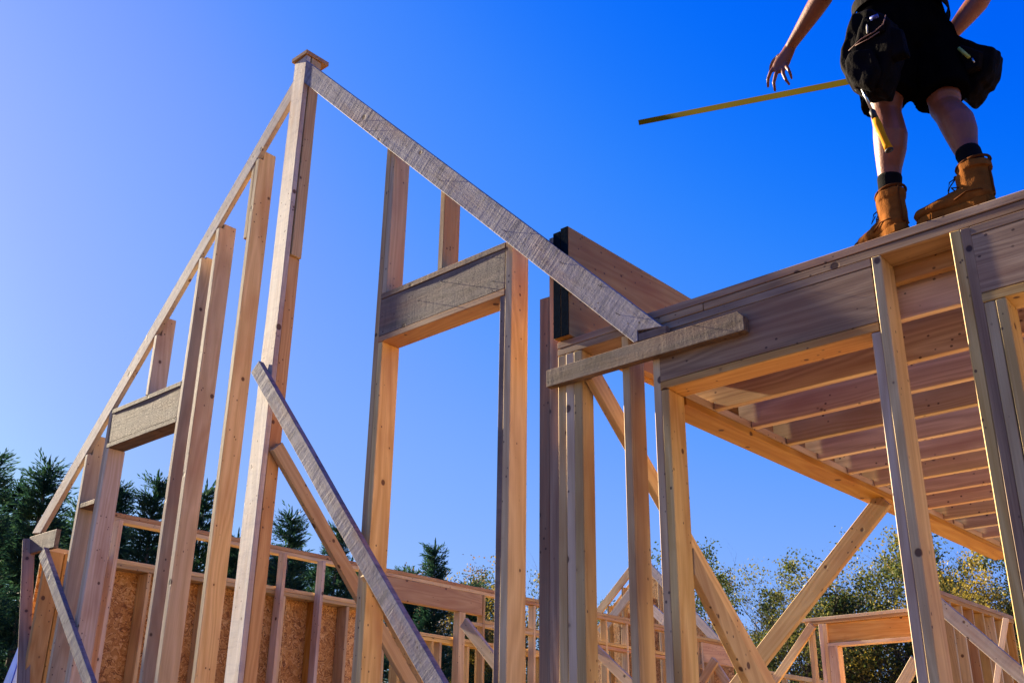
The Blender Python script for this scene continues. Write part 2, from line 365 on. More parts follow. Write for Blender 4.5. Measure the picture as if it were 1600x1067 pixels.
box('stud', -1.096, -1.058, 0, .14, FL, 1.942, JOIST, fwl)
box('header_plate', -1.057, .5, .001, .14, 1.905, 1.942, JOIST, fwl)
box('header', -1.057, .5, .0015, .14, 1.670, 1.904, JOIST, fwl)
box('header_plate', -1.057, .5, .0, .14, 1.632, 1.669, PINE, fwl)
box('stud', -1.056, -1.018, .001, .14, FL, 1.631, PINE, fwl)
box('stud', -1.017, -.979, .0, .14, FL, 1.631, PINE, fwl)
box('stud', .46, .5, .0, .14, FL, 1.631, PINE, fwl); box('stud', .5, .54, .0, .14, FL, 1.942, PINE, fwl)
box('bottom_plate', -3.02, -2.40, .001, .139, FL+.0003, FL+.037, PINE, fwl)
# nailed cross board
o = prism('cross_board', [(-3.055, 1.782), (-3.055, 1.868), (-2.01, 1.868), (-1.985, 1.842), (-1.985, 1.776)], -.042, -.001, ROUGH)
tag(o, 'short rough sawn board nailed across the studs under the rafter foot', 'board')

# ------------------------------------------------------------------ 3. beam
bmT = thing('wooden_beam', (-2.94, 2, 2.02), 'thick reddish wooden beam with a dark blue sealed end resting on the wall plates', 'beam')
for x0 in (-3.016, -2.968):
    box('ply', x0, x0+.0475, -.03, 4.2, 2.020, 2.612 if x0 > -3 else 2.60, FIR, bmT)
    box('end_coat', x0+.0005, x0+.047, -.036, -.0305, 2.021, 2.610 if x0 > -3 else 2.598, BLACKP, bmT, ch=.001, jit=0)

# ------------------------------------------------------------------ 4. joists and their carrying beam
jf = thing('joist_frame', (-1, 2, 1.59), 'row of deep ceiling joists resting on a long reddish beam behind the front wall', 'joists')
box('carrying_beam', -2.54, -2.40, .145, 4.35, 1.594, 1.631, FIR, jf)
box('carrying_beam', -2.54, -2.402, .145, 4.35, 1.632, 1.669, PALE, jf)
yj = [-.0+.378+.338*i-.34 for i in range(13)]
for i, y in enumerate(yj):
    if i == 0:
        box('joist', -2.39, .85, .20, .238, 1.742, 1.905, JOISTL, jf); box('blocking', -2.39, .85, .146, .184, 1.875, 2.0, FIR, jf); continue
    pts = [(-2.401, 1.634), (.85, 1.634), (.85, 1.905), (-2.53, 1.905), (-2.53, 1.670), (-2.401, 1.670)]
    prism('joist', pts, y, y+.04, JOISTL if i % 3 else PINK, jf, xdir=(1, 0))
    if i < 12: box('blocking', -2.50, -2.462, y+.043, (yj[i+1] if i else yj[1])-.003, 1.672, 1.90, FIR, jf)
box('rim_joist', .852, .89, .145, 4.35, 1.634, 1.905, JOIST, jf)

# ------------------------------------------------------------------ 5. sheathed side wall behind the gable
sw = thing('sheathed_wall_frame', (-8.47, 2, FL), 'low wall frame behind the gable studs, closed with orange strand board', 'wall frame')
Y0, Y1 = .16, 3.60
box('top_plate', -8.54, -8.40, Y0, Y1, 1.738, 1.775, PINE, sw)
box('top_plate', -8.54, -8.401, Y0, Y1, 1.700, 1.737, PINE, sw)
for i, y in enumerate([.2, .24, .62, 1.03, 1.25, 1.62, 2.03, 2.44, 2.85, 3.22]):
    box('stud', -8.54, -8.402, y, y+.038, FL+.04, 1.699, PINE if i % 2 else FIR, sw)
for k in range(3):
    bm = bmesh.new(); bmesh.ops.create_cube(bm, size=1, matrix=Matrix.Diagonal((.012, 1.215 if k < 2 else 1.02, 2.44, 1)))
    mesh_obj('strand_board', bm, OSB, sw, Matrix.Translation((-8.549, Y0+.61+1.22*k-(.1 if k == 2 else 0), FL+1.25)))
box('bottom_plate', -8.54, -8.40, Y0, Y1, FL+.0003, FL+.038, PINE, sw)

# ------------------------------------------------------------------ 6. taller inner wall frame running into the distance
tf = thing('tall_inner_wall_frame', (-8.33, 4, FL), 'taller open wall frame with doubled plate and deep header, standing before the strand board wall', 'wall frame')
def pz(px, py, X): return ptX(px, py, X)
XT = -8.39
box('top_plate', XT-.09, XT, .55, 5.9, 2.112, 2.150, FIR, tf)
box('top_plate', XT-.09, XT-.002, .55, 5.9, 2.073, 2.111, PINE, tf)
XS = -8.30
for py_px in ((187, 830), (446, 875), (506, 890)):
    q = ptX(py_px[0], py_px[1], XS)
    box('stud', XS-.089, XS, q.y-.02, q.y+.02, FL+.04, 2.072, PALE, tf)
tf2 = tf
box('header', XT-.085, XT-.003, 3.66, 5.17, 1.845, 2.072, FIR, tf)
box('stud', XT-.089, XT, 5.175, 5.213, FL+.04, 2.072, PINE, tf)
box('stud', XT-.089, XT, 4.80, 4.90, FL+.04, 1.844, PINE, tf)
box('plate', XT-.089, XT-.004, 5.215, 7.3, 1.762, 1.80, PINE, tf)
box('plate', XT-.089, XT-.006, 4.93, 7.3, 1.723, 1.761, PINE, tf)
box('top_plate', XT-.09, XT, 5.902, 9.4, 2.112, 2.150, PINE, tf)
box('top_plate', XT-.09, XT-.002, 5.902, 9.4, 2.073, 2.111, FIR, tf)
for y in (5.65, 6.05, 6.55, 7.0, 7.45, 7.9, 8.5, 9.0):
    box('stud', XT-.09, XT-.001, y, y+.038, FL+.04, 2.07, PINE, tf)
box('plate', XT-.089, XT-.004, 7.302, 9.4, 1.76, 1.80, PINE, tf)
box('plate', XT-.089, XT-.006, 7.302, 9.4, 1.71, 1.75, FIR, tf)
# lower opening frame between
lf = thing('low_inner_wall_frame', (-8.47, 5, FL), 'low open stud wall frame beyond the strand board wall, below the deep header', 'wall frame')
box('top_plate', -8.62, -8.50, 3.75, 6.6, 1.545, 1.583, PINE, lf)
box('top_plate', -8.62, -8.502, 3.75, 6.6, 1.506, 1.544, PINE, lf)
for y in (3.8, 4.02, 4.12, 4.5, 4.62, 5.05, 5.3, 5.6, 6.0, 6.3):
    box('stud', -8.62, -8.501, y, y+.038, FL+.04, 1.505, PINE, lf)
box('bottom_plate', -8.62, -8.50, 3.75, 6.6, FL+.0003, FL+.038, PINE, lf)

# second gable far behind
YG = 12.0
fg = thing('far_gable_frame', (-11.0, YG, FL), 'small distant gable frame sheathed with strand board, seen between the studs', 'wall frame')
def FGp(px, py): q = ptY(px, py, YG); return (q.x, q.z)
a0 = FGp(900, 992); ap = FGp(1000, 862); b0 = FGp(1146, 1020)
def strip(name, p, q, w, y0, y1, mat, parent):
    d = Vector((q[0]-p[0], q[1]-p[1])).normalized(); nn = Vector((d.y, -d.x))*w
    if nn.y > 0: nn = -nn
    return prism(name, [p, q, (q[0]+nn.x, q[1]+nn.y), (p[0]+nn.x, p[1]+nn.y)], y0, y1, mat, parent, xdir=d)
strip('rafter', a0, ap, .14, YG, YG+.04, PINE, fg); strip('rafter', ap, b0, .14, YG, YG+.04, PALEW, fg)
prism('strand_board', [(a0[0]+.1, a0[1]-.12), (ap[0], ap[1]-.15), (b0[0]-.1, b0[1]-.12), (b0[0]-.1, FL+.1), (a0[0]+.1, FL+.1)], YG+.145, YG+.157, OSB, fg)
for px in (950, 973, 1010, 1030, 1102):
    q = FGp(px, 960); zt = min(a0[1]+(q[0]-a0[0])*(ap[1]-a0[1])/(ap[0]-a0[0]), b0[1]+(q[0]-b0[0])*(ap[1]-b0[1])/(ap[0]-b0[0]))-.2
    box('stud', q[0]-.02, q[0]+.02, YG+.001, YG+.14, FL+.1, zt, PINE, fg)
box('bottom_plate', a0[0]+.1, b0[0]-.1, YG, YG+.14, FL+.003, FL+.099, PINE, fg)
def loose(name, pts, t, y, mat, label, cat, axis='Y', group=None):
    """brace drawn by two end centres on a plane"""
def brace(name, p, q, w, t, y, mat, label, cat='brace', parent=None, wplane=True, group='diagonal braces'):
    a = ptY(*p, y) if wplane else ptX(*p, y); b = ptY(*q, y) if wplane else ptX(*q, y)
    d = (b-a).normalized(); nrm = Vector((0, 1, 0)) if wplane else Vector((1, 0, 0))
    o = board(name, a, b, d.cross(nrm), w, t, mat, parent, jit=.0025)
    if parent is None and label: tag(o, label, cat, group)
    return o
def brace_to_floor(name, p, q, w, t, y, mat, label, wplane=True, ov=0):
    a = ptY(*p, y) if wplane else ptX(*p, y); b = ptY(*q, y) if wplane else ptX(*q, y)
    d = (b-a).normalized(); b = a + d*((a.z-FL-.05)/-d.z)
    nrm = Vector((0, 1, 0)) if wplane else Vector((1, 0, 0))
    o = board(name, a, b, d.cross(nrm), w, t, mat, None, jit=.0025)
    return tag(o, label, 'brace', 'diagonal braces')
# big brace over the gable studs
brace_to_floor('diagonal_brace', (402, 574), (682, 1067), .098, .04, -.062, GREY, 'long weathered diagonal brace nailed high on the front of the centre post')
brace_to_floor('diagonal_brace', (68, 862), (140, 1067), .092, .04, -.024, GREY, 'greyish diagonal brace leaning down from the left corner block')
# brace behind the post running inwards
brace_to_floor('diagonal_brace', (431, 697), (530, 872), .092, .04, -5.30, PINE, 'tan diagonal brace running inwards from the centre post, notched at one edge', wplane=False)
brace_to_floor('diagonal_brace', (572, 895), (640, 1020), .06, .04, -4.33, PINE, 'narrow tan brace appearing low behind the tall double stud left of the large opening', wplane=False)
brace_to_floor('diagonal_brace', (925, 585), (1010, 735), .095, .04, -2.85, PINE, 'tan diagonal brace passing behind the triple stud and the single stud beside it', wplane=False)
qa, qb, qc, qd = ptX(1082, 850, -2.40), ptX(1199, 1067, -2.40), ptX(1084.5, 892, -2.40), ptX(1172, 1067, -2.40)
y0_ = .142; fz = FL+.002
f1 = lambda z: qa.y+(qb.y-qa.y)*(z-qa.z)/(qb.z-qa.z); f2 = lambda z: qc.y+(qd.y-qc.y)*(z-qc.z)/(qd.z-qc.z)
g1_ = lambda y: qa.z+(qb.z-qa.z)*(y-qa.y)/(qb.y-qa.y); g2_ = lambda y: qc.z+(qd.z-qc.z)*(y-qc.y)/(qd.y-qc.y)
tag(prism('diagonal_brace', [(y0_, g2_(y0_)), (y0_, g1_(y0_)), (f1(fz), fz), (f2(fz), fz)], -2.440, -2.402, PINE, axis='X', xdir=(.5, -1)), 'wide tan diagonal brace leaning back from the jack stud under the first header', 'brace', 'diagonal braces')
brace_to_floor('diagonal_brace', (1382, 780), (1158, 1067), .105, .042, 2.2, PINK, 'pinkish diagonal brace dropping left from the far end of the carrying beam')
# leaning corner post at far left
a = ptY(45, 843); b = ptY(36, 1067); d = (b-a).normalized(); b = a+d*((a.z-FL-.01)/-d.z)
o = board('leaning_board', a, b, (0, 1, 0), .09, .05, JOIST, None, roll=25)
tag(o, 'narrow board standing at the outer left corner under the corner block', 'board')
# far braces
brace('diagonal_brace', (725, 972), (800, 1068), .10, .04, 3.2, PINK, 'short purplish brace below the right end of the deep header')
brace('diagonal_brace', (938, 988), (990, 920), .13, .04, 9.3, PALEW, 'pale brace crossing in front of the small distant gable, left of the single stud')
brace('diagonal_brace', (925, 1008), (1000, 1082), .12, .04, 7.0, PINK, 'brown brace below the double plate, between the triple stud and the single stud')
brace('diagonal_brace', (1018, 950), (1060, 990), .13, .04, 9.3, PALEW, 'grey brace glimpsed between the single stud and the doubled jack stud')

# far frame with header beyond the wide brace
ff = thing('far_wall_frame', (-8.4, 11, FL), 'distant wall frame with a wide header, behind the wide tan brace', 'wall frame')
box('top_plate', -8.49, -8.40, 9.42, 11.15, 2.07, 2.108, PINE, ff)
box('top_plate', -8.49, -8.401, 9.42, 11.15, 2.031, 2.069, FIR, ff)
box('header', -8.48, -8.404, 9.75, 11.12, 1.76, 2.03, FIR, ff)
box('stud', -8.48, -8.403, 9.70, 9.748, FL+.04, 2.03, PINE, ff); box('stud', -8.48, -8.403, 9.60, 9.64, FL+.04, 2.03, PINE, ff)
bm = bmesh.new(); bmesh.ops.create_cube(bm, size=1, matrix=Matrix.Diagonal((.012, .36, 2.4, 1))); mesh_obj('strand_board', bm, OSB, ff, Matrix.Translation((-8.50, 9.6, FL+1.5)))
box('stud', -8.49, -8.402, 11.16, 11.26, FL+.04, 2.1, PINK, ff)
box('plate', -8.49, -8.40, 11.27, 13.9, 1.73, 1.80, PINE, ff)
box('plate', -8.49, -8.401, 9.42, 9.69, 1.66, 1.73, PINE, ff)
for y in (11.5, 12.1, 12.7, 13.3, 13.8): box('stud', -8.49, -8.402, y, y+.04, FL+.04, 1.729, PINE, ff)
brace('diagonal_brace', (1118, 1030), (1085, 1085), .12, .05, 9.6, PINK, 'left leg of the pair of short boards meeting under the distant header')
brace('diagonal_brace', (1112, 1030), (1145, 1080), .10, .05, 9.7, PINK, 'right leg of the pair of short boards meeting under the distant header')

# right opening frame
YO = 8.4
of = thing('opening_frame', (-5.3, YO, FL), 'distant doorway frame with a long top plate overhanging its left posts', 'wall frame')
def OP(px, py): return ptY(px, py, YO)
q0, q1 = OP(1251, 966), OP(1500, 942); zt = (q0.z+q1.z)/2; x0 = q0.x; x1 = OP(1476, 948).x
box('top_plate', x0, x1, YO, YO+.14, zt-.04, zt, PINK, of); box('top_plate', x0+.05, x1, YO+.002, YO+.14, zt-.08, zt-.041, FIR, of)
xp = OP(1282, 1020).x; xj = OP(1309, 1020).x
zh = OP(1308, 1003).z
box('stud', xp, xp+.05, YO+.001, YO+.14, FL+.04, zt-.081, PALE, of); box('stud', xp+.051, xp+.10, YO+.002, YO+.14, FL+.04, zt-.081, PINK, of)
box('stud', xp+.101, xj, YO+.0, YO+.14, FL+.04, zh-.04, PALE, of)
box('header', xp+.101, x1, YO+.03, YO+.11, zh, zt-.081, FIR, of); box('header_plate', xp+.101, x1, YO+.003, YO+.14, zh-.04, zh-.001, PALE, of)
xq = OP(1265, 1020).x; box('stud', xq, xq+.055, YO+.002, YO+.09, FL+.04, zt-.081, PINE, of)
box('stud', x1-.04, x1, YO, YO+.14, FL+.04, zh-.04, PINE, of)
box('bottom_plate', x0+.05, xj, YO, YO+.14, FL+.0003, FL+.038, PINE, of)
brace('diagonal_brace', (1270, 976), (1200, 1080), .10, .045, YO-.03, PINE, 'tan brace leaning against the left posts of the distant doorway frame')
brace('diagonal_brace', (1432, 1030), (1400, 1085), .09, .04, 5, PINK, 'short brace end beside the doubled stud, in front of the distant doorway')

# right sheathed wall
XR = -4.15
rw = thing('far_sheathed_wall_frame', (XR, 8.6, FL), 'distant pale wall frame with plywood sheathing, between the front studs at the right', 'wall frame')
qa, qb = ptX(1460, 921, XR), ptX(1583, 962, XR)
PLY = wood('plywood', (.66, .44, .21), (.56, .35, .15), stain=(.44, .24, .09), nails=False)
box('top_plate', XR-.12, XR, qa.y, qb.y, qb.z-.045, qb.z, FIR, rw); box('top_plate', XR-.12, XR-.002, qa.y, qb.y, qb.z-.09, qb.z-.046, FIR, rw)
n = 8
for i in range(n):
    y = qa.y+.05+(qb.y-qa.y-.13)*i/(n-1)
    box('stud', XR-.12, XR-.001, y, y+.04, FL+.04, qb.z-.091, PINE if i not in (3, 7) else FIR, rw)
bm = bmesh.new(); bmesh.ops.create_cube(bm, size=1, matrix=Matrix.Diagonal((.015, qb.y-qa.y, qb.z-FL-.1, 1))); mesh_obj('sheathing', bm, PLY, rw, Matrix.Translation((XR-.13, (qa.y+qb.y)/2, (qb.z+FL)/2)))
box('bottom_plate', XR-.12, XR, qa.y, qb.y, FL+.0003, FL+.038, PINE, rw)
brace('diagonal_brace', (1462, 940), (1612, 1068), .11, .045, 5.2, PALEW, 'greyish brace with a bright lower edge crossing the distant plywood wall')
brace('diagonal_brace', (1572, 965), (1556, 1072), .05, .03, 7.0, PALE, 'bright narrow upright board in front of the distant plywood wall')

# ------------------------------------------------------------------ tarp at lower left
TARP = simple('blue_tarp', (.03, .09, .55), .35, .5, 2, spec=.6, bump=.6, bscale=6); WHITE = simple('house_wrap', (.75, .78, .85), .5, .08, 3, bump=.5, bscale=5)
tp = thing('wrapped_sheet', (-10.2, 1.0, GZ), 'white sheet with a blue plastic edge sloping down outside the left corner', 'sheet')
P0, P1, P2, P3, P4 = [ptY(*p, 1.0) for p in ((60, 940), (8, 1067), (20, 1067), (46, 1067), (46, 960))]
def dn(p, q, z): d = (q-p); return p+d*((z-p.z)/d.z)
prism('blue_edge', [(P0.x, P0.z), (dn(P0, P1, GZ+.02).x, GZ+.02), (dn(P0, P2, GZ+.02).x, GZ+.02)], .98, 1.01, TARP, tp)
e = dn(P0, P2, GZ+.02).x
prism('white_sheet', [(P0.x+.01, P0.z-.01), (e+.02, GZ+.02), (P0.x+.6, GZ+.02)], .985, 1.005, WHITE, tp)

# ------------------------------------------------------------------ trees
def leafmat(name, cols, trans=.35, scale=.6):
    m = bpy.data.materials.new(name); m.use_nodes = True; n = m.node_tree; n.nodes.clear(); T = NT(n)
    out = T.node('ShaderNodeOutputMaterial'); d = T.node('ShaderNodeBsdfDiffuse'); t = T.node('ShaderNodeBsdfTranslucent'); g = T.node('ShaderNodeBsdfGlossy', i_Roughness=.45)
    geo = T.node('ShaderNodeNewGeometry'); tc = T.node('ShaderNodeTexCoord'); oi = T.node('ShaderNodeObjectInfo')
    nz = T.node('ShaderNodeTexNoise', noise_dimensions='4D', i_Scale=scale, i_Detail=3.0); T.link(tc.outputs['Object'], nz.inputs['Vector']); T.link(T.math('MULTIPLY', oi.outputs['Random'], 20), nz.inputs['W'])
    f = T.math('ADD', T.math('MULTIPLY', geo.outputs['Random Per Island'], .45), T.math('SUBTRACT', T.math('MULTIPLY', nz.outputs[0], 1.3), .35))
    c = T.ramp(f, cols); T.link(c, d.inputs[0]); T.link(c, t.inputs[0])
    m1 = T.node('ShaderNodeMixShader', n_0=trans); T.link(d.outputs[0], m1.inputs[1]); T.link(t.outputs[0], m1.inputs[2])
    m2 = T.node('ShaderNodeMixShader', n_0=.015); T.link(m1.outputs[0], m2.inputs[1]); T.link(g.outputs[0], m2.inputs[2]); T.link(m2.outputs[0], out.inputs[0])
    return m
CON = leafmat('conifer_leaf', [(.1, (.010, .034, .022)), (.5, (.022, .065, .036)), (.9, (.07, .14, .055))], .3, 1.5)
DEC = leafmat('autumn_leaf', [(.05, (.05, .07, .018)), (.4, (.12, .14, .03)), (.7, (.24, .21, .045)), (.95, (.34, .22, .08))], .4, .45)
DEC2 = leafmat('dark_leaf', [(.1, (.03, .05, .014)), (.5, (.07, .10, .026)), (.9, (.17, .18, .04))], .35, .5)
GOLD = leafmat('golden_leaf', [(.1, (.10, .10, .015)), (.5, (.25, .19, .03)), (.9, (.42, .30, .05))], .45, .5)
RUST = leafmat('rusty_leaf', [(.1, (.08, .07, .03)), (.5, (.18, .13, .06)), (.9, (.30, .19, .12))], .4, .5)
BARK = simple('bark', (.10, .075, .055), .9, .4, 4, bump=.8, bscale=14)
def blade(V, Fc, p, d, w, nrm):
    s = d.cross(nrm).normalized()*w; k = len(V)
    V += [p, p+d*.45+s, p+d, p+d*.45-s]; Fc.append((k, k+1, k+2, k+3))
def conifer_meshes(seed, H, rad, nb=230):
    rnd = random.Random(seed); V = []; Fc = []
    for b in range(nb):
        t = (b+rnd.random())/nb; z = .3+(H-.35)*t**.85; rr = rad*(1-t)**1.15*rnd.uniform(.45, 1.4)+.05
        a = rnd.uniform(0, 2*math.pi); out = Vector((math.cos(a), math.sin(a), 0)); side = Vector((-out.y, out.x, 0))
        lift = rnd.uniform(.2, .65); p0 = Vector((0, 0, z-rr*lift*.5)); n = int(5+rr*9)
        for i in range(n):
            s = (i+1)/n
            if s < .25 and t < .7: continue
            c = p0+out*rr*s+Vector((0, 0, rr*lift*s*s))+side*rnd.uniform(-.1, .1)*rr*s
            for sd in (-1, 1, rnd.choice((-1, 1, 0))):
                ln = (.13+.17*(1-s))*rnd.uniform(.7, 1.3)
                d = (out*rnd.uniform(.5, 1)+side*sd*rnd.uniform(.4, 1)+Vector((0, 0, rnd.uniform(.0, .8)))).normalized()
                for q in range(8):
                    dd = (d+Vector((rnd.uniform(-.5, .5), rnd.uniform(-.5, .5), rnd.uniform(-.3, .5)))).normalized()
                    blade(V, Fc, c+d*ln*q*.2, dd*ln*.45, ln*.055, Vector((rnd.uniform(-1, 1), rnd.uniform(-1, 1), rnd.uniform(-1, 1))).normalized())
    for i in range(60):
        a = rnd.uniform(0, 6.28); k = i/60
        blade(V, Fc, Vector((0, 0, H-.6+k*.8)), Vector((math.cos(a)*(1-k)*.7, math.sin(a)*(1-k)*.7, .9)).normalized()*(.26-.14*k), .018, Vector((math.sin(a), math.cos(a), .3)))
    me = bpy.data.meshes.new('crown'); me.from_pydata(V, [], Fc); me.update()
    bm = bmesh.new(); tube_bm(bm, [((0, 0, 0), .16), ((0, 0, H*.5), .10), ((0, 0, H-.3), .02)]); mt = bpy.data.meshes.new('trunk'); bm.to_mesh(mt); bm.free(); mt.materials.append(BARK)
    return me, mt
def broad_meshes(seed, H, rad, leaves=15000, low=.52, stems=2, ls=.085):
    rnd = random.Random(seed); bm = bmesh.new(); tips = []
    def grow(p, d, L, r, lvl):
        pts = [(p, r)]; n = 4
        for i in range(n):
            d = (d+Vector((rnd.uniform(-.16, .16), rnd.uniform(-.16, .16), rnd.uniform(-.03, .12)))).normalized(); p = p+d*L/n; pts.append((p, r*(1-.6*(i+1)/n)))
            if lvl < 3 and (i > 0 or lvl > 0):
                for _ in range(2 if lvl < 2 else 1):
                    a = rnd.uniform(0, 6.28); sd = Vector((math.cos(a), math.sin(a), rnd.uniform(.1, .9))).normalized()
                    grow(p, (d*.55+sd).normalized(), L*rnd.uniform(.38, .6), r*(1-.6*(i+1)/n)*.55, lvl+1)
            if lvl >= 2 and p.z > H*low: tips.append((p, 0))
        tube_bm(bm, pts, 5)
    for s in range(stems):
        a = rnd.uniform(0, 6.28)
        grow(Vector((math.cos(a)*.15*s, math.sin(a)*.15*s, 0)), Vector((math.cos(a)*.16, math.sin(a)*.16, 1)).normalized(), H*.82, .13, 0)
    k_ = (H-.15)/max(v.co.z for v in bm.verts)
    for v in bm.verts: v.co *= k_
    mt = bpy.data.meshes.new('trunk'); bm.to_mesh(mt); bm.free(); mt.materials.append(BARK)
    V = []; Fc = []; rnd.shuffle(tips); clumps = [(p*k_, rnd.uniform(.12, .34)) for p, _ in tips[:90]]
    print('CLUMPS', len(tips), k_, max(p.x for p, _ in clumps), min(p.x for p, _ in clumps))
    for i in range(leaves):
        c, k = rnd.choice(clumps); g = lambda: max(-1.9, min(1.9, rnd.gauss(0, 1)))*k
        p = c+Vector((g(), g(), g()*.75)); d = Vector((rnd.uniform(-1, 1), rnd.uniform(-1, 1), rnd.uniform(-1, .4))).normalized()
        blade(V, Fc, p, d*ls*rnd.uniform(.7, 1.5), ls*.36, Vector((rnd.uniform(-1, 1), rnd.uniform(-1, 1), rnd.uniform(-1, 1))).normalized())
    me = bpy.data.meshes.new('crown'); me.from_pydata(V, [], Fc); me.update()
    return me, mt
def put_tree(name, meshes, mat, px, py, dist, Hmesh, label, cat, group, sx=1.0, rot=0):
    """stand a tree so that its top shows at the given direction"""
    v = ray(px, py); hx = math.hypot(v.x, v.y); p = CAM+v*(dist/hx); sc = (p.z-GZ)/Hmesh
    t = thing(name, (p.x, p.y, GZ), label, cat, group); t.rotation_euler = (0, 0, rot); t.scale = (sc*sx, sc*sx, sc)
    me, mt = meshes
    cr = bpy.data.objects.new('crown', me); C.objects.link(cr); cr.parent = t
    if not me.materials: me.materials.append(mat)
    if me.materials[0] is not mat:
        cr.material_slots[0].link = 'OBJECT'; cr.material_slots[0].material = mat
    tr = bpy.data.objects.new('trunk', mt); C.objects.link(tr); tr.parent = t
    return t
cm = [conifer_meshes(11, 8, 1.5), conifer_meshes(12, 8, 1.75), conifer_meshes(13, 8, 1.35)]
GC = 'dark evergreens in a row behind the house frame'
for i, (px, py, ds, sx, lab) in enumerate((
    (-12, 712, 22, 1.2, 'dark evergreen tree cut by the left edge of the picture'),
    (30, 762, 24, 1.1, 'dark evergreen between the picture edge and the rafter foot'),
    (76, 730, 23, 1.15, 'dark evergreen with a feathery peak just left of the rafter foot'),
    (128, 790, 25, 1.2, 'dark evergreen mostly hidden behind the rafter foot'),
    (186, 758, 24, 1.0, 'dark evergreen seen just right of the first gable studs'),
    (246, 752, 23, 1.0, 'dark evergreen framed under the small left header'),
    (290, 800, 26, 1.0, 'lower dark evergreen behind the paired gable studs'),
    (322, 765, 24, .9, 'dark evergreen rising between the paired studs and the next stud'),
    (372, 840, 25, .9, 'low dark evergreen beside the centre post'),
    (418, 858, 24, 1.0, 'low dark evergreen right of the centre post'),
    (455, 808, 23, .95, 'pointed evergreen between the centre post and the inner brace'),
    (497, 880, 25, 1.0, 'low evergreen behind the inner brace'),
    (528, 826, 24, .9, 'pointed evergreen between the two diagonal braces'),
    (575, 885, 25, 1.1, 'evergreen top hidden behind the tall double stud'),
    (632, 895, 27, 1.1, 'evergreen tip barely above the deep header'),
    (680, 855, 26, .85, 'pointed evergreen rising alone above the deep header'),
    (735, 915, 27, 1.0, 'low evergreen left of the golden tree'))):
    t = put_tree('conifer_tree', cm[i % 3], CON, px, py, ds, 8, lab, 'tree', GC, sx, i*1.3)
# denser second rank behind
for i in range(9):
    put_tree('conifer_tree', cm[(i+1) % 3], CON, -20+i*95, 800+i*14, 29+(i % 3), 8, ['evergreen of the back rank at the far left edge', 'evergreen of the back rank behind the left corner stud', 'evergreen of the back rank behind the left header studs', 'evergreen of the back rank behind the long gable studs', 'evergreen of the back rank behind the centre post', 'evergreen of the back rank behind the inner brace foot', 'evergreen of the back rank under the left end of the deep header', 'evergreen of the back rank under the right end of the deep header', 'evergreen of the back rank left of the jack stud of the large opening'][i], 'tree', 'evergreens of the back rank', 1.5, i*.7)
bms = [broad_meshes(21, 9, 2.6, 12500), broad_meshes(22, 9, 2.6, 10500, stems=3), broad_meshes(23, 9, 2.6, 12500, stems=2), broad_meshes(24, 9, 2.6, 9000, stems=3, low=.5)]
GB = 'broadleaf trees beyond the building'
for i, (px, py, ds, mi, mat, sx, lab) in enumerate((
    (712, 905, 30, 3, RUST, .8, 'thin reddish tree beside the lone pointed evergreen'),
    (775, 868, 28, 0, GOLD, .8, 'golden leaved tree just left of the large opening jack stud'),
    (748, 885, 30, 1, DEC2, .8, 'green tree left of the golden one'),
    (832, 880, 30, 1, DEC2, .8, 'dark green tree behind the stud right of the large opening'),
    (918, 935, 34, 2, DEC2, .7, 'small green tree top right of the triple stud'),
    (1110, 868, 30, 2, DEC2, .85, 'green tree right of the doubled jack stud'),
    (1165, 885, 33, 1, RUST, .9, 'rust tinted tree behind the wide tan brace'),
    (1200, 868, 30, 3, DEC, .9, 'olive yellow tree between the two crossing braces'),
    (1245, 880, 32, 0, DEC, .9, 'olive tree left of the pinkish brace'),
    (1300, 865, 33, 1, DEC, .9, 'olive tree behind the pinkish brace'),
    (1350, 832, 31, 0, DEC2, .9, 'tallest dark tree below the end of the carrying beam'),
    (1400, 850, 33, 2, DEC, .9, 'olive tree above the distant doorway frame'),
    (1442, 858, 30, 3, GOLD, .9, 'thin golden tree behind the long king stud'),
    (1485, 838, 31, 2, DEC2, .9, 'green tree between the king stud and the right studs'),
    (1530, 850, 32, 0, DEC, .9, 'yellow green tree left of the right studs'),
    (1580, 862, 28, 1, GOLD, .9, 'yellowish tree behind the right studs'),
    (1640, 840, 31, 2, DEC2, 1, 'green tree partly outside the right picture edge'))):
    put_tree('broadleaf_tree', bms[mi], mat, px, py, ds, 8.6, lab, 'tree', GB, sx, i*2.1)
for i in (3, 5):
    put_tree('broadleaf_tree', bms[i % 3], DEC2, 1090+i*88, 955, 44, 8.6, ['low far tree behind the foot of the wide tan brace', 'low far tree left of the pinkish brace foot', 'low far tree behind the left posts of the distant doorway', 'low far tree seen through the distant doorway', 'low far tree behind the foot of the long king stud', 'low far tree above the distant plywood wall', 'low far tree behind the rightmost studs'][i], 'tree', 'far broadleaf trees', 1.2, i*1.1)

# ------------------------------------------------------------------ the worker
SKIN = simple('skin', (.19, .058, .026), .5, .12, 25, spec=.4, bump=.25, bscale=120)
BLACK = simple('black_cloth', (.0022, .0021, .0024), 1, .35, 9, bump=.5, bscale=300, spec=.0)
SOCK = simple('black_sock', (.004, .004, .005), .95, .3, 30, bump=.6, bscale=400, spec=.1)
NUBUCK = simple('tan_nubuck', (.20, .068, .013), .95, .25, 22, bump=.5, bscale=160, spec=.05)
SOLE = simple('boot_sole', (.20, .07, .012), .95, .2, 20, spec=.05, bump=.4, bscale=80)
LEATHER = simple('dark_leather', (.0042, .0024, .0022), .8, .6, 14, bump=.7, bscale=90, spec=.05)
SEAM = simple('boot_seam', (.10, .032, .008), .95, spec=.05)
LACE = simple('dark_lace', (.03, .02, .018), .8)
HAIR = simple('dark_hair', (.02, .012, .008), .6, .4, 60, bump=.8, bscale=200)
STEEL = simple('steel', (.55, .55, .56), .3, .1, 10, metal=1)
YEL = simple('yellow_handle', (.50, .21, .004), .85, .1, 10, spec=.1)
